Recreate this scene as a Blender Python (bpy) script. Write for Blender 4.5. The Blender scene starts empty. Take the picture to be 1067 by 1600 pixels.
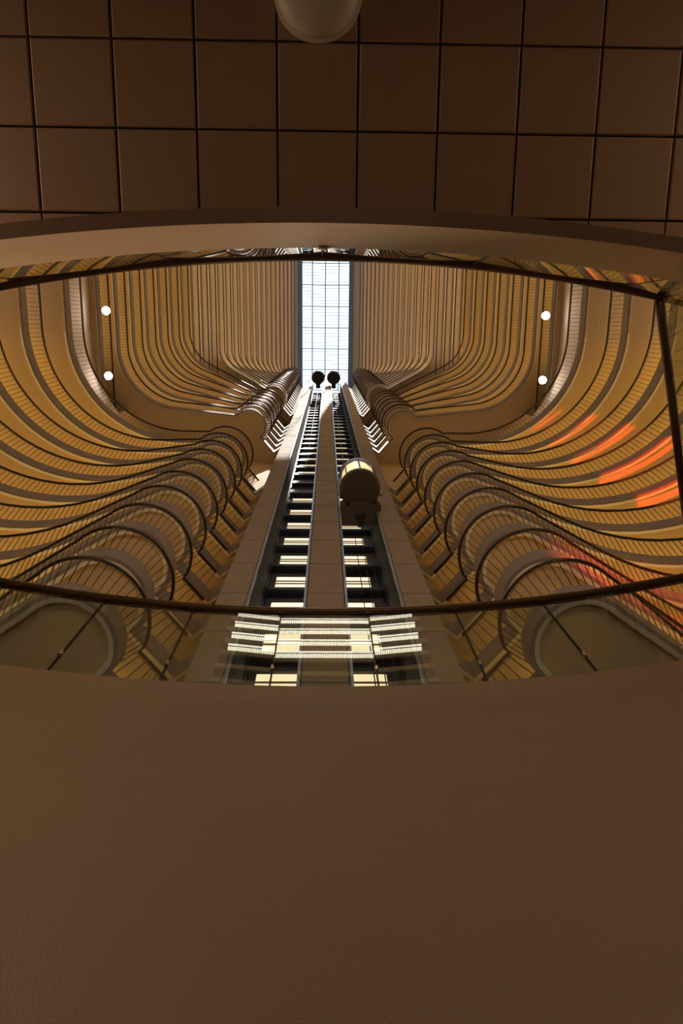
import bpy, math, random
from mathutils import Matrix, Vector
random.seed(7)
SC = bpy.context.scene
COL = SC.collection

# ------------------------------------------------------------------ camera
F_PX, ZEN_X, ZEN_Y, SLOPE = 1180.0, 511.0, 522.0, -0.006
z_ = Vector((ZEN_X - 533.5, 800 - ZEN_Y, -F_PX)).normalized()
x_ = Vector((1.0, SLOPE, 0.0)); x_.z = -(x_.x * z_.x + x_.y * z_.y) / z_.z; x_.normalize()
y_ = z_.cross(x_)
R = Matrix((x_, y_, z_)).transposed()          # camera = R @ world
cd = bpy.data.cameras.new('camera')
cd.sensor_fit = 'VERTICAL'; cd.sensor_height = 36.0; cd.lens = F_PX * 36.0 / 1600.0
cd.clip_start = 0.05; cd.clip_end = 500
cam = bpy.data.objects.new('camera', cd); COL.objects.link(cam)
cam.matrix_world = R.transposed().to_4x4()
SC.camera = cam

def project(p):
    c = R @ Vector(p)
    return 533.5 + F_PX * c.x / -c.z, 800 - F_PX * c.y / -c.z

# ------------------------------------------------------------------ world, sun, exposure
W = bpy.data.worlds.new('sky'); SC.world = W; W.use_nodes = True
bg = W.node_tree.nodes['Background']
bg.inputs[0].default_value = (0.74, 0.87, 1.0, 1); bg.inputs[1].default_value = 1.9
vs = SC.view_settings
vs.view_transform = 'Standard'; vs.look = 'None'; vs.exposure = 0.0; vs.gamma = 1.0; vs.use_curve_mapping = False

def lamp(name, kind, loc, target, energy, color, **kw):
    d = bpy.data.lights.new(name, kind); d.energy = energy; d.color = color
    for k, v in kw.items(): setattr(d, k, v)
    o = bpy.data.objects.new(name, d); COL.objects.link(o); o.location = loc
    if target is not None:
        o.rotation_euler = (Vector(target) - Vector(loc)).to_track_quat('-Z', 'Y').to_euler()
    return o
# sun standing almost overhead, shining through the skylight towards the left and the lifts
lamp('sun', 'SUN', (8.0, -8.0, 200), (8.0 - 5.2, -8.0 + 22.5, 200 - 75), 9.0, (1.0, 0.93, 0.82), angle=0.009)
# unseen fill lights over the upper lobby floor, added to brighten the soffits
for sx in (-1, 1):
    lamp('fill_uplight', 'AREA', (sx * 9.0, -12.0, 4.6), (sx * 11.0, 0.0, 60), 560, (1.0, 0.74, 0.48), shape='DISK', size=2.0)
    lamp('fill_uplight', 'AREA', (sx * 8.0, -2.0, 4.6), (sx * 9.0, 3.0, 60), 170, (1.0, 0.74, 0.48), shape='DISK', size=2.0)
lamp('tower_fill', 'AREA', (0.0, -12.0, 4.6), (0, 6.0, 60), 220, (1.0, 0.74, 0.48), shape='DISK', size=2.0)  # unseen fill, added to brighten the tower
# red show lights in the lobby, on the right
lamp('red_show_light', 'SPOT', (16.6, 4.6, 4.6), (14.3, 6.4, 40), 62000, (1.0, 0.06, 0.006), spot_size=math.radians(8.0), spot_blend=0.25, shadow_soft_size=0.1)
lamp('red_show_light', 'SPOT', (5.0, -7.5, 16.0), (10.2, 7.6, 20.5), 26000, (1.0, 0.09, 0.03), spot_size=math.radians(30), spot_blend=0.8, shadow_soft_size=0.1)
# unseen dim warm fills, added to light the near wall and tiled ceiling
lamp('passage_fill', 'AREA', (-2.6, -0.9, 2.7), (-0.8, 1.6, 0.9), 20.0, (1.0, 0.69, 0.44), shape='DISK', size=0.6)
lamp('passage_fill', 'AREA', (2.6, -1.2, 2.7), (1.0, 1.6, 0.6), 12.0, (1.0, 0.68, 0.43), shape='DISK', size=0.6)
lamp('ceiling_fill', 'AREA', (0.0, -0.9, -1.2), (0.0, -0.5, 3.2), 3.3, (1.0, 0.62, 0.36), shape='DISK', size=1.0)

# spotlights of the upper lobby, grazing the rim of the opening
lamp('lobby_spotlight', 'SPOT', (-4.2, 1.3, 5.6), (-1.05, -0.36, 3.3), 1500, (1.0, 0.70, 0.44), spot_size=math.radians(24), spot_blend=0.9, shadow_soft_size=0.06)
lamp('lobby_spotlight', 'SPOT', (4.2, 1.3, 5.6), (0.9, -0.4, 3.3), 260, (1.0, 0.70, 0.44), spot_size=math.radians(44), spot_blend=0.9, shadow_soft_size=0.06)

# ------------------------------------------------------------------ materials
def mat(name, col, rough=0.6, metal=0.0, noise=0.0, nscale=6.0, bump=0.0, bscale=60.0, spec=0.5):
    m = bpy.data.materials.new(name); m.use_nodes = True
    nt = m.node_tree; b = nt.nodes['Principled BSDF']
    b.inputs['Roughness'].default_value = rough; b.inputs['Metallic'].default_value = metal
    b.inputs['Specular IOR Level'].default_value = spec
    b.inputs['Base Color'].default_value = (*col, 1)
    if noise or bump:
        tc = nt.nodes.new('ShaderNodeTexCoord')
    if noise:
        n = nt.nodes.new('ShaderNodeTexNoise'); n.inputs['Scale'].default_value = nscale; n.inputs['Detail'].default_value = 4
        r = nt.nodes.new('ShaderNodeMapRange'); r.inputs['To Min'].default_value = 1 - noise; r.inputs['To Max'].default_value = 1 + noise
        mx = nt.nodes.new('ShaderNodeVectorMath'); mx.operation = 'SCALE'; mx.inputs[0].default_value = col
        nt.links.new(tc.outputs['Object'], n.inputs['Vector']); nt.links.new(n.outputs['Fac'], r.inputs['Value'])
        nt.links.new(r.outputs[0], mx.inputs['Scale']); nt.links.new(mx.outputs[0], b.inputs['Base Color'])
    if bump:
        n2 = nt.nodes.new('ShaderNodeTexNoise'); n2.inputs['Scale'].default_value = bscale; n2.inputs['Detail'].default_value = 3
        bp = nt.nodes.new('ShaderNodeBump'); bp.inputs['Strength'].default_value = bump; bp.inputs['Distance'].default_value = 0.01
        nt.links.new(tc.outputs['Object'], n2.inputs['Vector']); nt.links.new(n2.outputs['Fac'], bp.inputs['Height'])
        nt.links.new(bp.outputs[0], b.inputs['Normal'])
    return m
def emit(name, col, strength):
    m = bpy.data.materials.new(name); m.use_nodes = True
    b = m.node_tree.nodes['Principled BSDF']
    b.inputs['Base Color'].default_value = (0.8, 0.8, 0.8, 1)
    b.inputs['Emission Color'].default_value = (*col, 1); b.inputs['Emission Strength'].default_value = strength
    return m
def glass(name, tint, refl0=0.04, rough=0.0, boost=1.0):
    m = bpy.data.materials.new(name); m.use_nodes = True
    nt = m.node_tree; nt.nodes.clear()
    out = nt.nodes.new('ShaderNodeOutputMaterial'); mix = nt.nodes.new('ShaderNodeMixShader')
    tr = nt.nodes.new('ShaderNodeBsdfTransparent'); tr.inputs[0].default_value = (*tint, 1)
    gl = nt.nodes.new('ShaderNodeBsdfGlossy'); gl.inputs['Roughness'].default_value = rough
    lw = nt.nodes.new('ShaderNodeLayerWeight'); lw.inputs['Blend'].default_value = 0.5
    p = nt.nodes.new('ShaderNodeMath'); p.operation = 'POWER'; p.inputs[1].default_value = 5.0
    ma = nt.nodes.new('ShaderNodeMath'); ma.operation = 'MULTIPLY_ADD'; ma.inputs[1].default_value = (1 - refl0) * boost; ma.inputs[2].default_value = refl0
    nt.links.new(lw.outputs['Facing'], p.inputs[0]); nt.links.new(p.outputs[0], ma.inputs[0])
    nt.links.new(ma.outputs[0], mix.inputs[0]); nt.links.new(tr.outputs[0], mix.inputs[1]); nt.links.new(gl.outputs[0], mix.inputs[2])
    nt.links.new(mix.outputs[0], out.inputs[0])
    return m
M = dict(
    fascia=mat('fascia_concrete', (0.25, 0.215, 0.215), 0.75, noise=0.10, nscale=2.5),
    soffit=mat('tan_plaster', (0.56, 0.44, 0.29), 0.8, noise=0.04, nscale=1.5),
    gwall=mat('gallery_wall_paint', (0.62, 0.48, 0.28), 0.8, noise=0.05, nscale=1.0),
    pale=mat('pale_wall_paint', (0.60, 0.54, 0.52), 0.8, noise=0.05, nscale=0.7),
    trim=mat('white_trim_paint', (0.70, 0.68, 0.67), 0.6),
    slabtop=mat('gallery_carpet', (0.18, 0.10, 0.07), 0.95),
    rail=mat('dark_bronze_rail', (0.035, 0.020, 0.014), 0.32, metal=0.3),
    bar=mat('dark_baluster_paint', (0.040, 0.025, 0.018), 0.45),
    nearrail=mat('brown_handrail', (0.16, 0.10, 0.065), 0.30, metal=0.5),
    precast=mat('tower_precast', (0.30, 0.25, 0.21), 0.8, noise=0.14, nscale=2.0, bump=0.15, bscale=25),
    joint=mat('tower_joint', (0.10, 0.08, 0.07), 0.9),
    shaft=mat('dark_shaft_wall', (0.035, 0.046, 0.085), 0.45, noise=0.2, nscale=1.0),  # bluish base colour carries the sky's reflection
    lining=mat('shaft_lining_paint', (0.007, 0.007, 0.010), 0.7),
    steel=mat('sky_tinted_steel', (0.30, 0.36, 0.50), 0.35, metal=0.8),  # blue of the reflected sky is put into the colour
    darksteel=mat('dark_steel', (0.03, 0.035, 0.05), 0.4, metal=0.6),
    winpane=emit('lit_lobby_pane', (1.0, 0.77, 0.50), 1.5),
    winbar=mat('window_bar', (0.10, 0.07, 0.05), 0.6),
    cabbottom=mat('cab_bottom_paint', (0.07, 0.048, 0.03), 0.7, noise=0.05),
    cabdark=mat('cab_dark_paint', (0.012, 0.012, 0.014), 0.7),
    cablamp=emit('cab_lamp_panel', (1.0, 0.74, 0.40), 3.0),
    cabwall=mat('cab_inner_wall', (0.45, 0.30, 0.16), 0.6),
    cabglass=glass('cab_glass', (0.75, 0.72, 0.70)),
    skyglass=glass('skylight_glass', (0.97, 0.98, 1.0)),
    skybar=mat('skylight_bar_paint', (0.06, 0.09, 0.22), 0.5),
    skybeam=mat('skylight_beam_paint', (0.10, 0.16, 0.34), 0.5),
    panelglass=glass('balustrade_glass', (0.86, 0.90, 0.84), boost=1.1),
    ceiltile=mat('ceiling_tile', (0.46, 0.31, 0.20), 0.55, noise=0.05, nscale=9, bump=0.05, bscale=140),
    ceilback=mat('ceiling_joint', (0.07, 0.045, 0.03), 0.9),
    nearwall=mat('brown_paint', (0.36, 0.26, 0.185), 0.36, noise=0.06, nscale=3, bump=0.55, bscale=110),
    rim=mat('rim_paint', (0.36, 0.26, 0.185), 0.34, noise=0.05, nscale=3, bump=0.10, bscale=110),
    dome=mat('lamp_dome_acrylic', (0.78, 0.70, 0.58), 0.45),
    floor=mat('floor_carpet', (0.14, 0.09, 0.06), 0.95, noise=0.15, nscale=8),
    roof=mat('roof_paint', (0.40, 0.38, 0.36), 0.8),
    shell=mat('outer_wall_paint', (0.40, 0.30, 0.20), 0.9),
    flood=emit('flood_lens', (1.0, 0.86, 0.66), 70.0),
    housing=mat('flood_housing', (0.25, 0.24, 0.23), 0.5),
    strip_low=emit('amber_wall_light', (1.0, 0.60, 0.11), 26.0),
    strip_plain=emit('soft_wall_light', (1.0, 0.74, 0.48), 13.0),
    strip_mid=emit('amber_wall_light_mid', (1.0, 0.64, 0.22), 19.0),
    strip_top=emit('warm_wall_light_top', (1.0, 0.73, 0.43), 28.0),
    ceilingglow=emit('bridge_ceiling_glow', (1.0, 0.90, 0.70), 5.5),
    fasciaglow=emit('lit_fascia_glow', (1.0, 0.95, 0.86), 1.3),
    sconce=emit('sconce_glow', (1.0, 0.55, 0.18), 9.0),
    clamp=mat('steel_clamp', (0.75, 0.72, 0.68), 0.25, metal=1.0),
)

# ------------------------------------------------------------------ mesh helpers
class MB:
    def __init__(s): s.v = []; s.f = []
    def add(s, vs, fs):
        o = len(s.v); s.v += [tuple(p) for p in vs]; s.f += [tuple(i + o for i in f) for f in fs]; return s
    def box(s, x0, x1, y0, y1, z0, z1):
        v = [(x, y, z) for z in (z0, z1) for y in (y0, y1) for x in (x0, x1)]
        return s.add(v, [(0,2,3,1),(4,5,7,6),(0,1,5,4),(2,6,7,3),(0,4,6,2),(1,3,7,5)])
    def bar(s, a, b, w):
        a, b = Vector(a), Vector(b); d = (b - a).normalized()
        u = d.cross(Vector((0.3, 0.2, 1.0)) if abs(d.z) < 0.9 else Vector((1, 0.1, 0))).normalized() * w / 2
        t = d.cross(u).normalized() * w / 2
        v = [p + q for p in (a, b) for q in (u + t, u - t, -u - t, t - u)]
        return s.add(v, [(0,1,5,4),(1,2,6,5),(2,3,7,6),(3,0,4,7),(3,2,1,0),(4,5,6,7)])
    def tube(s, pts, r, n=8, cap=True):
        pts = [Vector(p) for p in pts]; o = len(s.v); up = Vector((0, 0, 1))
        for i, p in enumerate(pts):
            d = (pts[min(i + 1, len(pts) - 1)] - pts[max(i - 1, 0)]).normalized()
            u = d.cross(up if abs(d.z) < 0.95 else Vector((1, 0, 0))).normalized(); t = u.cross(d)
            for k in range(n):
                a = 2 * math.pi * k / n; s.v.append(tuple(p + u * math.cos(a) * r + t * math.sin(a) * r))
        for i in range(len(pts) - 1):
            for k in range(n):
                k2 = (k + 1) % n; s.f.append((o + i*n + k, o + i*n + k2, o + (i+1)*n + k2, o + (i+1)*n + k))
        if cap:
            s.f.append(tuple(o + k for k in range(n))[::-1]); s.f.append(tuple(o + (len(pts)-1)*n + k for k in range(n)))
        return s
    def lathe(s, prof, n=32, c=(0, 0, 0)):
        o = len(s.v)
        for r, z in prof:
            for k in range(n):
                a = 2 * math.pi * k / n; s.v.append((c[0] + r * math.cos(a), c[1] + r * math.sin(a), c[2] + z))
        for i in range(len(prof) - 1):
            for k in range(n):
                k2 = (k + 1) % n; s.f.append((o + i*n + k, o + i*n + k2, o + (i+1)*n + k2, o + (i+1)*n + k))
        s.f.append(tuple(o + k for k in range(n))[::-1]); s.f.append(tuple(o + (len(prof)-1)*n + k for k in range(n)))
        return s
    def strip(s, a, b):                       # quads between two equally long polylines
        o = len(s.v); n = len(a); s.v += [tuple(p) for p in a] + [tuple(p) for p in b]
        s.f += [(o + i, o + i + 1, o + n + i + 1, o + n + i) for i in range(n - 1)]; return s
    def mesh(s, name, m, smooth=False):
        me = bpy.data.meshes.new(name); me.from_pydata(s.v, [], s.f); me.materials.append(m)
        if smooth: me.polygons.foreach_set('use_smooth', [True] * len(me.polygons))
        me.update(); return me
    def obj(s, name, m, parent=None, smooth=False):
        return link(name, s.mesh(name, m, smooth), parent)
def link(name, me, parent=None, loc=None):
    o = bpy.data.objects.new(name, me); COL.objects.link(o)
    if parent is not None: o.parent = parent
    if loc is not None: o.location = loc
    return o
def thing(name, label, cat, group=None, loc=(0, 0, 0)):
    o = bpy.data.objects.new(name, None); COL.objects.link(o); o.location = loc; o.empty_display_size = 0.3
    return tag(o, label, cat, group)
def tag(o, label, cat, group=None):
    o['label'] = label; o['category'] = cat
    if group: o['group'] = group
    return o
def struct(o, label=None):
    o['kind'] = 'structure'
    if label: o['label'] = label; 
    return o

# ------------------------------------------------------------------ the near passage: opening, ceiling, front wall
def back_y(x): return -0.460 + 0.050 * x * x           # balustrade line behind the viewer
def front_y(x): return 1.820 - 0.045 * x * x           # balustrade line ahead
XE = 4.6
xs = [-XE + 2 * XE * i / 64 for i in range(65)]
H_SLAB, H_RAIL = 3.52, 4.77
def line(fn, off, h): return [(x, fn(x) + off, h) for x in xs]

struct(MB().add([(-30,-32,-1.62),(30,-32,-1.62),(30,26,-1.62),(-30,26,-1.62)], [(0,1,2,3)]).obj('floor', M['floor']))
b = MB()                                                # curved front wall, from the floor up to the upper level
b.strip(line(front_y, -0.09, -1.6), line(front_y, -0.09, H_SLAB - 0.012)); b.strip(line(front_y, -0.09, H_SLAB - 0.012), line(front_y, -0.075, H_SLAB))
b.strip(line(front_y, -0.075, H_SLAB), line(front_y, 0.25, H_SLAB))
struct(b.obj('wall_front', M['nearwall'], smooth=False))
b = MB()                                                # rim of the opening behind the viewer
b.strip(line(back_y, 0.09, H_SLAB), line(back_y, 0.055, 3.0)); b.strip(line(back_y, 0.055, 3.0), line(back_y, 0.0, 2.995))
b.strip(line(back_y, 0.0, 2.995), line(back_y, 0.0, 3.12)); b.strip(line(back_y, -0.3, H_SLAB), line(back_y, 0.09, H_SLAB))
struct(b.obj('trim_1', M['rim']))
# ceiling with its square tiles
b = MB().strip([(x, -32, 3.13) for x in xs], line(back_y, 0.0, 3.13))
for s in (-1, 1): b.add([(s*XE,-32,3.13),(s*30,-32,3.13),(s*30,26,3.13),(s*XE,26,3.13)], [(0,1,2,3)])
ceil = struct(b.obj('ceiling', M['ceilback']))
TP = 0.302
def tile_poly(x0, x1, y0, y1):
    g = 0.004; x0 += g; x1 -= g; y0 += g; y1 -= g
    n = 6; top = []
    for i in range(n + 1):
        x = x0 + (x1 - x0) * i / n; top.append((x, min(y1, back_y(x) + 0.004)))
    if min(t[1] for t in top) < y0 + 0.01:
        top = [t for t in top if t[1] > y0 + 0.005]
        if len(top) < 2: return None
        x0, x1 = top[0][0], top[-1][0]
    return [(x0, y0), (x1, y0)] + top[::-1]
proto = None
for i in range(-12, 13):
    for j in range(-14, 3):
        x0 = 0.11 + TP * i; y0 = -0.745 + TP * j
        p = tile_poly(x0, x0 + TP, y0, y0 + TP)
        if p is None: continue
        full = abs(p[-1][1] - (y0 + TP - 0.004)) < 1e-6 and all(abs(q[1] - p[-1][1]) < 1e-6 for q in p[2:])
        if full:
            if proto is None:
                g = 0.004; c = 0.005
                proto = MB().add([(g+c,g+c,-0.004),(TP-g-c,g+c,-0.004),(TP-g-c,TP-g-c,-0.004),(g+c,TP-g-c,-0.004),(g,g,0),(TP-g,g,0),(TP-g,TP-g,0),(g,TP-g,0),(g,g,.02),(TP-g,g,.02),(TP-g,TP-g,.02),(g,TP-g,.02)],
                    [(3,2,1,0),(0,1,5,4),(1,2,6,5),(2,3,7,6),(3,0,4,7),(4,5,9,8),(5,6,10,9),(6,7,11,10),(7,4,8,11)]).mesh('tile', M['ceiltile'])
            link('tile', proto, ceil, (x0, y0, 3.105))
        else:
            n = len(p); m = MB().add([(x, y, 3.102) for x, y in p] + [(x, y, 3.125) for x, y in p],
                [tuple(range(n))[::-1]] + [(k, (k+1) % n, n + (k+1) % n, n + k) for k in range(n)])
            m.obj('tile', M['ceiltile'], ceil)
# round ceiling lamp
d = thing('ceiling_lamp', 'round cream dome lamp on the tiled ceiling at the top', 'ceiling lamp', loc=(-0.04, -1.195, 3.10))
MB().lathe([(0.150, 0.0), (0.160, -0.008), (0.160, -0.022), (0.150, -0.026)], 40).obj('rim', M['dome'], d)
MB().lathe([(0.150, -0.024), (0.140, -0.044), (0.112, -0.064), (0.070, -0.078), (0.02, -0.084)], 40).obj('dome', M['dome'], d, True)

d = thing('rim_cap', 'small round brown cap on the rim edge below the skylight', 'cover cap', loc=(-0.02, back_y(0) + 0.088, 3.485))
pu = MB().lathe([(.024, 0), (.027, .002), (.027, .007), (.022, .010)], 20).obj('cap', M['rim'], d, True); pu.rotation_euler = (-math.pi / 2, 0, 0)
MB().box(-.006, .006, .009, .014, -.004, .004).obj('stud', M['clamp'], d)

# upper lobby floor around the opening
b = MB()
b.strip([(x, 26, H_SLAB - 0.01) for x in xs], line(front_y, 0.2, H_SLAB - 0.01))
b.strip(line(back_y, -0.25, H_SLAB - 0.01), [(x, -32, H_SLAB - 0.01) for x in xs])
for s in (-1, 1): b.add([(s*XE,-32,H_SLAB-.01),(s*30,-32,H_SLAB-.01),(s*30,26,H_SLAB-.01),(s*XE,26,H_SLAB-.01)], [(0,1,2,3)])
struct(b.obj('floor_upper_lobby', M['floor']))

# glass balustrade of the upper level
def balustrade(name, label, fn, side, joints):
    t = thing(name, label, 'balustrade')
    pts = [(x, fn(x), H_RAIL) for x in xs if -4.2 <= x <= 4.2]
    MB().tube(pts, 0.034, 14).obj('handrail', M['nearrail'], t, True)
    for a, c in zip(joints[:-1], joints[1:]):
        g = 0.004; n = 4; p = [a + g + (c - a - 2*g) * k / n for k in range(n + 1)]
        m = MB(); z0, z1 = H_SLAB - 0.08, H_RAIL - 0.02; th = 0.006
        ya = [(a+g) + (c-a-2*g)*k/n for k in range(n+1)]
        fa, fc = fn(a), fn(c)
        q = [(x, fa + (fc - fa) * (x - a) / (c - a)) for x in ya]           # flat panes along the curve
        A = [(x, y - th, z0) for x, y in q]; B = [(x, y - th, z1) for x, y in q]
        C_ = [(x, y + th, z0) for x, y in q]; D = [(x, y + th, z1) for x, y in q]
        m.strip(A, B); m.strip(D, C_)
        m.add([A[0], B[0], D[0], C_[0]], [(0,1,2,3)]); m.add([A[-1], B[-1], D[-1], C_[-1]], [(3,2,1,0)])
        m.obj('pane', M['panelglass'], t)
    for a in joints[1:-1]:
        y = fn(a)
        MB().box(a - 0.004, a + 0.004, y - 0.008, y + 0.008, H_SLAB - 0.05, H_RAIL - 0.03).obj('joint', M['bar'], t)
        MB().lathe([(0.008, 0), (0.011, 0.004), (0.011, 0.046), (0.008, 0.05)], 10, (a, y - 0.014 * side, H_SLAB + 0.33)).obj('clamp', M['clamp'], t)
        MB().box(a - 0.02, a + 0.02, y - 0.02, y + 0.02, H_RAIL - 0.05, H_RAIL - 0.03).obj('bracket', M['nearrail'], t)
    return t
fj = [0.285 + 0.578 * (k + 0.0) for k in range(-8, 8)]
balustrade('glass_balustrade', 'curved glass balustrade with brown handrail above the large brown front wall', front_y, 1, fj)
bj = [-0.03 + 0.9 * k for k in range(-5, 6)]
balustrade('glass_balustrade', 'curved glass balustrade with thin handrail above the tiled ceiling rim', back_y, -1, bj)
t = thing('glass_balustrade', 'short glass balustrade with steep handrail crossing at the right edge', 'balustrade')
p0, p1 = Vector((2.03, back_y(2.03), H_RAIL)), Vector((2.46, front_y(2.46), H_RAIL))
MB().tube([p0.lerp(p1, .012), p0.lerp(p1, .988)], 0.028, 12).obj('handrail', M['nearrail'], t, True)
for k in range(2):
    a, c = p0.lerp(p1, k / 2 + 0.01), p0.lerp(p1, (k + 1) / 2 - 0.01); nn = Vector((0.006, 0, 0))
    v = [a - nn, c - nn, a + nn, c + nn]; v = [(p.x, p.y, z) for z in (H_SLAB + 0.2, H_RAIL - 0.02) for p in v]
    MB().add(v, [(0,1,5,4),(3,2,6,7),(0,4,6,2),(1,3,7,5)]).obj('pane', M['panelglass'], t)

# ------------------------------------------------------------------ galleries
CB = Vector((-6.0, 7.0)); RB = 1.60                    # centre and radius of the round bay of every gallery
V_IN, V_TIP, V_END = Vector((-4.71, 7.89)), Vector((-4.06, 8.66)), Vector((-3.21, 8.15))
Y_FAR = -25.0
def fillet(Xs, foot, dl, r, n=22):
    """straight run along y, rounded corner, arm towards the bay"""
    tq = (-Xs - foot.x) / dl.x; Q = foot + dl * tq
    d2 = -dl; th = math.acos(max(-1, min(1, d2.y))); tl = min(r * math.tan(th / 2), tq * 0.85)
    r = tl / math.tan(th / 2)
    P1 = Vector((-Xs, Q.y - tl)); c = P1 + Vector((r, 0))
    out = [Vector((-Xs, Y_FAR + (P1.y - Y_FAR) * k / 8)) for k in range(8)]
    for k in range(n + 1):
        a = math.pi - th * k / n; out.append(c + Vector((math.cos(a), math.sin(a))) * r)
    return out
def gal_path(Xs, m, c, r):
    nn = math.hypot(1, m); dl = Vector((-1, m)) / nn; nrm = Vector((-m, -1)) / nn
    foot = CB + nrm * c; s = math.sqrt(RB * RB - c * c)
    tq = (-Xs - foot.x) / dl.x
    if tq > s + 0.25:
        pts = fillet(Xs, foot, dl, r); J = foot + dl * s
        L = (J - pts[-1]).length; k = max(1, int(L / 1.0)); q = pts[-1]
        pts += [q.lerp(J, i / k) for i in range(1, k)]
    else:
        dx = max(-Xs + 6.0, -1.59); J = Vector((CB.x + dx, CB.y - math.sqrt(RB * RB - dx * dx)))
        pts = [Vector((J.x, Y_FAR + (J.y - Y_FAR) * k / 12)) for k in range(12)]
    a0 = math.atan2(J.y - CB.y, J.x - CB.x) % (2 * math.pi)
    a1 = 2 * math.pi + math.atan2(V_IN.y - CB.y, V_IN.x - CB.x)
    na = 26
    pts += [CB + Vector((math.cos(a0 + (a1 - a0) * k / na), math.sin(a0 + (a1 - a0) * k / na))) * RB for k in range(na)]
    return pts + [V_IN.copy(), V_TIP.copy(), V_END.copy()]
def back_path(Xs, m, c, r, Wd):
    nn = math.hypot(1, m); dl = Vector((-1, m)) / nn; nrm = Vector((-m, -1)) / nn
    foot = CB + nrm * (c - Wd)
    tq = (-Xs - Wd - foot.x) / dl.x
    if tq > 3.2:
        pts = fillet(Xs + Wd, foot, dl, r + Wd * 0.6, 14)
        F = foot + dl * 2.0
        if (F - foot).dot(dl) < (pts[-1] - foot).dot(dl): pts.append(F)
    else:
        pts = [Vector((-Xs - Wd, Y_FAR + (6.0 - Y_FAR) * k / 8)) for k in range(9)]
    return pts + [Vector((-6.6, 9.9)), Vector((-3.21, 10.0))]
def offset(pts, o):
    out = []
    for i, p in enumerate(pts):
        ds = []
        if i > 0: ds.append((p - pts[i-1]).normalized())
        if i < len(pts) - 1: ds.append((pts[i+1] - p).normalized())
        ns = [Vector((-d.y, d.x)) for d in ds]
        n = sum(ns, Vector((0, 0)))
        if n.length < 1e-6: n = ns[0]
        n.normalize(); k = max(0.45, n.dot(ns[0]))
        out.append(p + n * (o / k))
    return out
def ngon(poly, z, flip=False):
    idx = tuple(range(len(poly))); return MB().add([(p.x, p.y, z) for p in poly], [idx[::-1] if flip else idx])

def gallery(side, label, group, h_rail, path, own_back, below_back, wall_h, strip, single, thick=1.0 if g == 'low' else 1.25, bay=True, wallmat='gwall', step=0.22, trim_from=None, lobby=False):
    S = lambda P, z: [(min(p.x, -3.206) * -side, p.y, z) for p in P]          # side -1: as laid out (left), +1: mirrored
    z0 = h_rail - 1.1
    t = thing('gallery', label, 'balcony', group)
    o28, o38, o55, o66 = offset(path, .28), offset(path, .34), offset(path, .45), offset(path, .57 if trim_from is not None else .51)
    b = MB(); b.strip(S(o28, z0), S(o38, z0 - .56)); b.strip(S(o38, z0 - .56), S(o55, z0 - .56)); b.obj('fascia', M['fascia'], t)
    b = MB(); n0 = 0
    if trim_from is not None: n0 = next(i for i, p in enumerate(path) if p.y > trim_from)
    for lo, hi, nm, mt in ((0, n0 + 1, 'edge_beam', 'soffit'), (n0, len(path), 'edge_trim', 'trim')):
        if hi - lo < 2: continue
        A, B = o55[lo:hi], o66[lo:hi]
        b = MB(); b.strip(S(A, z0 - .57), S(B, z0 - .54)); b.strip(S(A, z0 - .56), S(A, z0 - .57)); b.strip(S(B, z0 - .54), S(B, z0 - .38)); b.obj(nm, M[mt], t)
    if lobby:  # glowing strip stands in for bright light falling on the fascia
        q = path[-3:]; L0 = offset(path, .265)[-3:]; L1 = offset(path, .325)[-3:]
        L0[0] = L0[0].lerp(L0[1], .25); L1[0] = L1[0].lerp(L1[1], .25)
        MB().strip(S(L0, z0 - .06), S(L1, z0 - .48)).obj('fascia_glow', M['fasciaglow'], t)
    P = o66 + below_back[::-1]
    m = MB().add(S(P, z0 - .38), [tuple(range(len(P)))]); m.obj('soffit', M['soffit'], t)
    P = o28 + own_back[::-1]
    m = MB().add(S(P, z0), [tuple(range(len(P)))]); m.obj('deck', M['slabtop'], t)
    b = MB().strip(S(own_back, z0), S(own_back, z0 + wall_h)); b.obj('wall', M[wallmat], t)
    if strip:
        ib = offset(own_back, -0.03)
        ib = ib[:-1]; ns = 0
        if trim_from is not None: ns = next(i for i, p in enumerate(ib) if p.y > trim_from)
        if ns: MB().strip(S(ib[:ns+1], z0 + 1.75), S(ib[:ns+1], z0 + 1.87)).obj('wall_light', M['strip_plain'], t)
        MB().strip(S(ib[ns:], z0 + 1.75), S(ib[ns:], z0 + 1.87)).obj('wall_light', M[strip], t)
    rp = path[:-1] if bay else path
    MB().tube(S(rp, h_rail), 0.048 * thick, 8).obj('handrail', M['rail'], t, True)
    MB().tube(S(offset(rp, .03), h_rail - .10), 0.012, 4).obj('sub_rail', M['rail'], t)
    # balusters
    acc = 0.0; rest = MB(); ob = offset(rp, .28)
    for i in range(len(rp) - 1):
        a, c = rp[i], rp[i+1]; L = (c - a).length
        if L < 1e-5: continue
        while acc < L:
            u = acc / L; top = a.lerp(c, u); bot = ob[i].lerp(ob[i+1], u)
            T = Vector((top.x * -side, top.y, h_rail - .03)); Bm = Vector((bot.x * -side, bot.y, z0))
            if single:
                px, py = project(T.lerp(Bm, 0.5))
                if -30 < px < 1100 and 380 < py < 1110:
                    o = link('baluster', BAL, t); d = T - Bm
                    o.location = Bm; o.rotation_mode = 'QUATERNION'; o.rotation_quaternion = d.to_track_quat('Z', 'Y'); o.scale = (1, 1, d.length)
                else: rest.bar(Bm, T, 0.019)
            else: rest.bar(Bm, T, 0.019)
            acc += step
        acc -= L
    if rest.v:
        o = rest.obj('balusters', M['bar'], t); o['kind'] = 'stuff'
    return t
BAL = MB().box(-.0095, .0095, -.0095, .0095, 0, 1).mesh('baluster', M['bar'])

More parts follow.
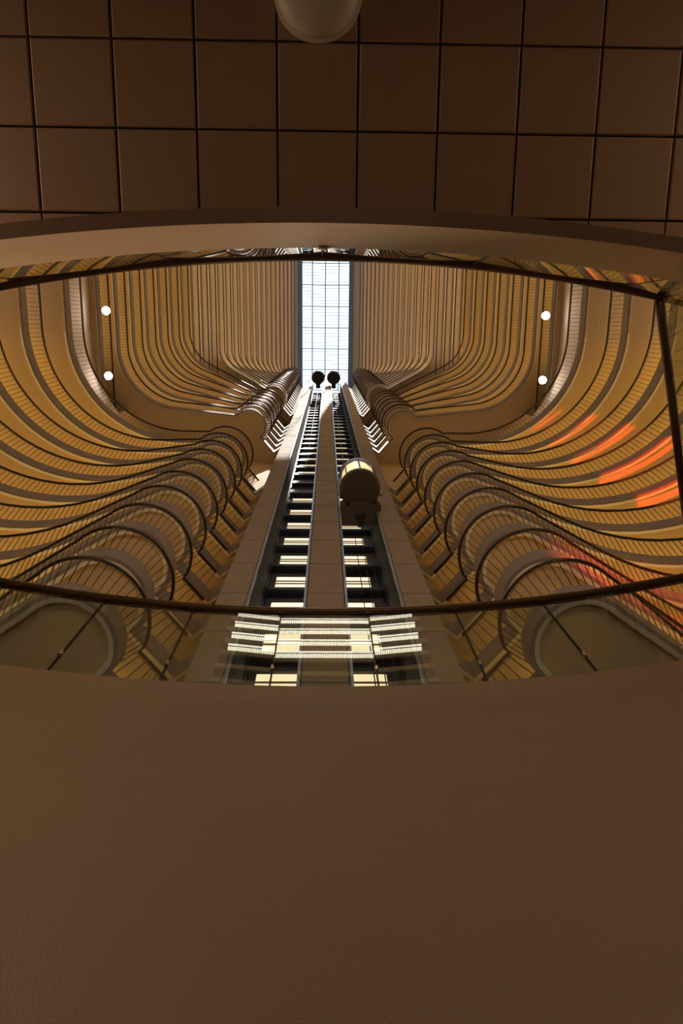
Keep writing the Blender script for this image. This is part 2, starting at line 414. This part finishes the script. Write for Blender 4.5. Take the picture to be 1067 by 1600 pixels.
ORD = ['lowest', 'second', 'third', 'fourth', 'fifth', 'sixth', 'seventh', 'eighth', 'ninth', 'tenth', 'eleventh', 'twelfth', 'thirteenth', 'fourteenth', 'fifteenth']
floors = []
lowX = [23.6, 22.6, 21.6, 20.6, 19.6, 18.55, 17.5, 16.4, 15.25, 14.0]
lowM = [.67, .61, .54, .47, .40, .325, .23, .15, .03, 0.0]
lowC = [1.58, 1.58, 1.58, 1.58, 1.58, 1.58, 1.52, 1.50, 1.28, 1.30]
lowR = [8.5, 8.5, 8.5, 8.5, 8.0, 7.6, 7.2, 6.6, 6.0, 5.7]
for k in range(10):
    floors.append(dict(g='low', k=k, h=17.9 + 3.0 * k, p=(lowX[k], lowM[k], lowC[k], lowR[k])))
Xh = lambda h: 15.5 - 0.1464 * (h - 60.5)
floors.append(dict(g='gapA', k=0, h=57.5, X=Xh(57.5), yend=6.4))
for k in range(6):
    h = 60.5 + 3 * k; u = k / 5
    floors.append(dict(g='mid', k=k, h=h, p=(Xh(h), -.11 - .415 * u, 1.02, 4.3 - .8 * u)))
for k in range(3):
    h = 78.5 + 3 * k; floors.append(dict(g='gapB', k=k, h=h, X=Xh(h), yend=7.0))
for k in range(15):
    h = 87.5 + 3 * k; floors.append(dict(g='top', k=k, h=h, p=(Xh(h), -.56, 0.75, 2.2)))
gname = dict(low='lower stack', gapA='straight run beside the floodlights', mid='middle stack', gapB='straight run between middle and upper stacks', top='upper stack')
for side, sn in ((-1, 'left'), (1, 'right')):
    prev = None
    for i, fl in enumerate(floors):
        g, k = fl['g'], fl['k']
        Wd = 2.3
        if g in ('gapA', 'gapB'):
            X, ye = fl['X'], fl['yend']
            path = [Vector((-X, Y_FAR + (ye - Y_FAR) * q / 16)) for q in range(17)]
            mk = lambda w: [Vector((-X - w, Y_FAR + (ye - Y_FAR) * q / 8)) for q in range(9)]
            own, below = mk(Wd), mk(1.2 if g == 'gapA' else Wd + .45)
        else:
            path = gal_path(*fl['p']); own = back_path(*fl['p'], 2.9 if (g, k) == ('low', 9) else Wd)
            if k == 0: below = back_path(*fl['p'], 5.0)
            else: below = prev
        prev = own
        wh = 2.40 if g.startswith('gap') or (g, k) == ('mid', 5) else 2.62
        if (g, k) == ('low', 9):                        # tall wall of the transfer storeys above the lower stack
            S = lambda P, z: [(p.x * -side, p.y, z) for p in P]
            ns = next(i for i, p in enumerate(own) if p.y > 5.9)
            struct(MB().strip(S(own[:ns], 46.4), S(own[:ns], 56.02)).obj('wall_transfer_' + sn, M['pale']))
            struct(MB().strip(S(own[ns-1:], 46.4), S(own[ns-1:], 59.0)).obj('wall_transfer_front_' + sn, M['gwall']))
        strip = {'low': 'strip_low', 'mid': 'strip_mid', 'gapA': 'strip_mid', 'gapB': 'strip_top', 'top': 'strip_top'}[g]
        if g == 'gapA': lab = 'single straight gallery on the %s, between its floodlights and the middle stack' % sn
        elif g == 'gapB': lab = '%s of three straight galleries between middle and upper stacks, %s' % (ORD[k], sn)
        else: lab = '%s gallery up in the %s on the %s, curved with a round bay' % (ORD[k] if k else 'bottom', gname[g], sn)
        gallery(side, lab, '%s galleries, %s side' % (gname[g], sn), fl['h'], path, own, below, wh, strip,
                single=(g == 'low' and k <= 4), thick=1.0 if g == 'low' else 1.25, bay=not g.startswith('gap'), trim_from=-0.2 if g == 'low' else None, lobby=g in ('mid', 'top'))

# ------------------------------------------------------------------ lift tower
DF, DB = 7.6, 9.7
ZT = 131.0
tw = thing('elevator_tower', 'concrete elevator tower with two dark shafts rising to the skylight', 'elevator tower')
cx = 0.02
cols = [(-3.20, -2.30, DF), (-0.57, 0.58, DF), (2.27, 3.20, DF)]
zb = [3.6 + 3.0 * k for k in range(43)]
for (xa, xb, yf) in cols:
    col = MB().box(xa + .03, xb - .03, yf + .05, DB + .3, 3.5, ZT).obj('column', M['joint'], tw)
    c = 0.05; g = 0.035
    w = xb - xa
    me = MB().add([(c,0,g),(w-c,0,g),(w-c,0,3-g),(c,0,3-g),(0,c,g),(w,c,g),(w,c,3-g),(0,c,3-g),(0,DB+.2-yf,g),(w,DB+.2-yf,g),(w,DB+.2-yf,3-g),(0,DB+.2-yf,3-g)],
        [(0,1,2,3),(1,5,6,2),(4,0,3,7),(5,9,10,6),(8,4,7,11),(0,4,8,9,5,1),(3,2,6,10,11,7)]).mesh('panel', M['precast'])
    for z in zb[:-1]:
        if z + 3 <= ZT + 1: link('panel', me, col, (xa, yf, z))
# shaft back walls, windows, guide rails
for (xa, xb, wx0, wx1) in ((-2.30, -0.57, -1.98, -0.62), (0.58, 2.27, 0.64, 1.78)):
    sh = MB().box(xa, xb, DB, DB + .2, 3.5, ZT).obj('shaft_wall', M['shaft'], tw)
    for xr in (xa + .035, xb - .035):
        MB().box(xr - .035, xr + .035, DF - .02, DF + .06, 3.5, ZT).obj('guide_rail', M['steel'], tw)
        MB().box(xr - .03, xr + .03, DB - .35, DB - .25, 3.5, ZT).obj('guide_rail', M['darksteel'], tw)
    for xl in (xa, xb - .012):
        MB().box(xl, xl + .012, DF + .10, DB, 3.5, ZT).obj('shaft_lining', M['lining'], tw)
    fr = MB().box(wx0 - .05, wx1 + .05, DB - .05, DB, -.08, 1.38).mesh('window', M['winbar'])
    pn = MB().box(wx0, wx1, DB - .07, DB - .05, 0.0, 1.30).mesh('pane', M['winpane'])
    br = MB().box(wx0, wx1, DB - .11, DB - .07, -.03, .03).mesh('window_bar', M['winbar'])
    beam = MB().box(xa + .07, xb - .07, DB - .25, DB, -.14, .14).mesh('beam', M['shaft'])
    z = 28.5 - 3.0 * 7 - .5
    k = 0
    while z < ZT - 2:
        link('beam', beam, sh, (0, 0, z - .6))
        if not (44.6 < z < 51.0):
            wv = link('window', fr, tw, (0, 0, z)); link('pane', pn, wv)
            link('window_bar', br, wv, (0, 0, .42)); link('window_bar', br, wv, (0, 0, .72))
        z += 3.0
wall = MB().box(-3.20, 3.20, DB + .2, DB + .6, 3.5, ZT + 1).obj('rear_wall', M['precast'], tw)

def cab(label, x, y, h, r, lit):
    t = thing('elevator_cab', label, 'elevator', loc=(x, y, h))
    MB().lathe([(r * .9, -0.10), (r, 0.0), (r, .16)], 40).obj('base', M['cabbottom' if lit else 'cabdark'], t)
    MB().lathe([(r * .97, .16), (r * (1.02 if lit else 1.09), .18), (r * (1.02 if lit else 1.09), .28), (r * .97, .30)], 40).obj('lower_ring', M['steel'], t)
    HC = 3.0
    MB().lathe([(r * .95, HC), (r * 1.02, HC + .02), (r * 1.02, HC + .14), (r * .95, HC + .2), (r * .6, HC + .5), (r * .1, HC + .6)], 40).obj('roof', M['steel'], t)
    for k in range(8):
        a0 = math.pi + math.pi * k / 8; a1 = math.pi + math.pi * (k + 1) / 8
        n = 5; A = [(r * .95 * math.cos(a0 + (a1 - a0) * q / n), r * .95 * math.sin(a0 + (a1 - a0) * q / n)) for q in range(n + 1)]
        MB().strip([(p[0], p[1], .3) for p in A], [(p[0], p[1], HC) for p in A]).obj('pane', M['cabglass'], t)
    for k in range(0, 9, 2):
        a = math.pi + math.pi * k / 8; p = (r * .97 * math.cos(a), r * .97 * math.sin(a))
        MB().bar((p[0], p[1], .25), (p[0], p[1], HC + .05), .06).obj('mullion', M['steel'], t)
    MB().box(-r * .97, r * .97, r * .1, r * .16, .2, HC).obj('rear_panel', M['cabwall' if lit else 'cabdark'], t)
    MB().lathe([(r * .85, HC - .08), (r * .85, HC - .04)], 30).obj('ceiling_light' if lit else 'ceiling_panel', M['cablamp' if lit else 'cabdark'], t)
    car = MB()
    n = 12; A = [(r * .62 * math.cos(math.pi + math.pi * q / n), r * .62 * math.sin(math.pi + math.pi * q / n)) for q in range(n + 1)]
    prof = [(-r, -r * .05), (-r * .8, -r * .28)] + [(x, y * .35 + r * .0) for x, y in A] + [(r * .8, -r * .28), (r, -r * .05), (r * .95, r * .95), (-r * .95, r * .95)]
    if not lit: prof = [(-r * .35, 0), (r * .35, 0), (r * .35, r * .9), (-r * .35, r * .9)]
    prof = [(x, y + r * .75) for x, y in prof]; n = len(prof)
    car.add([(x, y, -.55) for x, y in prof] + [(x, y, .10) for x, y in prof], [tuple(range(n))[::-1], tuple(range(n, 2*n))] + [(q, (q+1) % n, n + (q+1) % n, n + q) for q in range(n)])
    car.obj('carriage', M['cabbottom' if lit else 'cabdark'], t)
    for s in (-1, 1): MB().bar((s * r * 1.03, r * .25, -.2), (s * r * 1.03, r * .25, HC), .10).obj('side_frame', M['steel'], t)
    MB().box(-.24, .24, r * 1.1, r * 1.4, -.57, -.54).obj('vent', M['cabdark'], t)
    MB().box(-.12, .12, r * 1.5, r * 1.7, -.8, -.54).obj('buffer', M['cabdark'], t)
    return t
cab('lit round glass elevator cab halfway up the right shaft', 1.52, 6.72, 33.0, 0.90, True)
cab('dark round elevator cab at the top of the left shaft', -1.29, 6.32, 114.0, 0.92, False)
cab('dark round elevator cab at the top of the right shaft', 1.02, 6.32, 114.0, 0.92, False)
for i, dx in enumerate((0.72, 1.0, 1.28)):
    tag(MB().tube([(.55 + dx, 8.6, 3.6), (.55 + dx, 8.6, 32.3)], .018, 6).obj('elevator_cable', M['bar']),
        ('left', 'middle', 'right')[i] + ' one of three dark cables hanging below the lit elevator cab', 'cable', 'cables below the lit cab')
for sx, x in (('left', -1.29), ('right', 1.02)):
    tag(MB().tube([(x + .05, 7.9, 45 if sx == 'left' else 37), (x + .05, 7.9, 113.3)], .02, 6).obj('elevator_cable', M['steel']),
        'long steel cable hanging below the dark cab of the %s shaft' % sx, 'cable')

# ------------------------------------------------------------------ floodlights and sconces
for side, sn in ((-1, 'left'), (1, 'right')):
    for (x, y, wn) in ((15.9, -1.45, 'far from the elevators'), (16.0, 3.1, 'nearer the elevators')):
        t = thing('floodlight', 'bright floodlight under the straight gallery on the %s, the one %s' % (sn, wn), 'floodlight', 'atrium floodlights', (side * (x - .25), y, 55.6))
        d = Vector((-t.location.x, -t.location.y, -t.location.z)); q = d.to_track_quat('Z', 'Y')
        hs = MB().lathe([(.16, -.30), (.22, -.26), (.30, .0), (.30, .05)], 24).obj('housing', M['housing'], t); hs.rotation_mode = 'QUATERNION'; hs.rotation_quaternion = q
        ln = MB().lathe([(.27, .05), (.27, .07)], 24).obj('lens', M['flood'], t); ln.rotation_mode = 'QUATERNION'; ln.rotation_quaternion = q
        MB().bar((0, 0, .1), (side * .25, 0, .75), .06).obj('bracket', M['housing'], t)
    for k in range(10):
        t = thing('wall_sconce', '%s of the small warm sconces beside the tower on the %s' % (ORD[k] if k else 'lowest', sn), 'wall lamp', 'tower sconces', (side * 3.27, 8.0, 17.9 + 3 * k - .35))
        MB().lathe([(.03, 0), (.05, .03), (.05, .2), (.03, .23)], 10).obj('shade', M['sconce'], t)
        MB().box(-.04, .04, -.02, .06, .06, .16).obj('back_plate', M['housing'], t)

# ------------------------------------------------------------------ skylight and roof
ZS = 134.0
SX0, SX1, SY0, SY1 = -4.3, 3.75, -18.5, 10.0
sk = thing('skylight', 'long white glazed skylight with dark bars at the top of the atrium', 'skylight')
xm = [-4.30, -2.55, -0.32, 1.98, 3.75]
zr = lambda x: ZS + 0.9 * (1 - abs(x + 0.32) / 4.1)
MAJ = 3.55
ys = []; y = -1.05
while y > SY0: y -= MAJ
while y < SY1 + .1: ys.append(y); y += MAJ
ys.append(y)
for xa, xb in zip(xm[:-1], xm[1:]):
    for ya, yb in zip(ys[:-1], ys[1:]):
        MB().add([(xa, ya, zr(xa)), (xb, ya, zr(xb)), (xb, yb, zr(xb)), (xa, yb, zr(xa))], [(3,2,1,0)]).obj('pane', M['skyglass'], sk)
for x in xm: MB().bar((x, ys[0], zr(x) - .1), (x, ys[-1], zr(x) - .1), .13).obj('long_bar', M['skybar'], sk)
for y in ys:
    m = MB()
    for xa, xb in ((xm[0], xm[2]), (xm[2], xm[4])): m.bar((xa, y, zr(xa) - .08), (xb, y, zr(xb) - .08), .12)
    m.obj('cross_bar', M['skybar'], sk)
m = MB()
for ya in ys[:-1]:
    for q in range(1, 7):
        yy = ya + MAJ * q / 7
        for xa, xb in ((xm[0], xm[2]), (xm[2], xm[4])): m.bar((xa, yy, zr(xa) - .05), (xb, yy, zr(xb) - .05), .055)
m.obj('glazing_bars', M['skybar'], sk)['kind'] = 'stuff'
for s, xe in ((-1, SX0), (1, SX1)):
    MB().box(min(xe, xe + s * .75), max(xe, xe + s * .75), SY0 - 2, SY1 + 2, ZS - 1.0, ZS + .15).obj('edge_beam', M['skybeam'], sk)
    m = MB()
    y = ys[0]
    while y < SY1 + 2: m.box(xe - .05, xe + .05, y, y + .12, ZS - .85, ZS); y += MAJ / 7
    m.obj('beam_ribs', M['steel'], sk)['kind'] = 'stuff'
b = MB()
for s, xe in ((-1, SX0 - .5), (1, SX1 + .5)): b.box(min(xe, s * 30), max(xe, s * 30), -32, 26, ZS - .2, ZS + .2)
b.box(SX0 - .5, SX1 + .5, -32, ys[0], ZS - .2, ZS + 1.2); b.box(SX0 - .5, SX1 + .5, ys[-1], 26, ZS - .2, ZS + 1.2)
struct(b.obj('roof', M['roof']))
# outer shell of the atrium
for nm, bx in (('wall_left', (-30.3, -30, -32, 26)), ('wall_right', (30, 30.3, -32, 26)), ('wall_rear', (-30, 30, -32.3, -32)), ('wall_behind_tower', (-30, 30, 26, 26.3))):
    struct(MB().box(*bx, -1.62, ZS).obj(nm, M['shell']))

# ------------------------------------------------------------------ lit cross galleries at the far end, mirrored in the glass
for k in range(7):
    h = 63.5 + 3 * k; w = 7.2
    t = thing('cross_gallery', '%s of the lit straight galleries closing the far end of the atrium' % ORD[k], 'balcony', 'far end cross galleries')
    MB().box(-w, w, -31.95, -27.2, h - 1.55, h - 1.1).obj('slab', M['fascia'], t)
    MB().box(-w, w, -27.25, -27.1, h - 1.9, h - 1.1).obj('fascia', M['trim'], t)
    if k >= 3: MB().box(-w + .5, w - .5, -29.3, -27.5, h - 1.62, h - 1.56).obj('ceiling_light', M['ceilingglow'], t)  # glowing panel stands in for a brightly lit ceiling
    MB().tube([(-w, -27.1, h), (w, -27.1, h)], .05, 8).obj('handrail', M['rail'], t)
    m = MB(); x = -w
    while x < w: m.bar((x, -27.15, h - 1.1), (x, -27.1, h - .03), .03); x += .22
    m.obj('balusters', M['bar'], t)['kind'] = 'stuff'
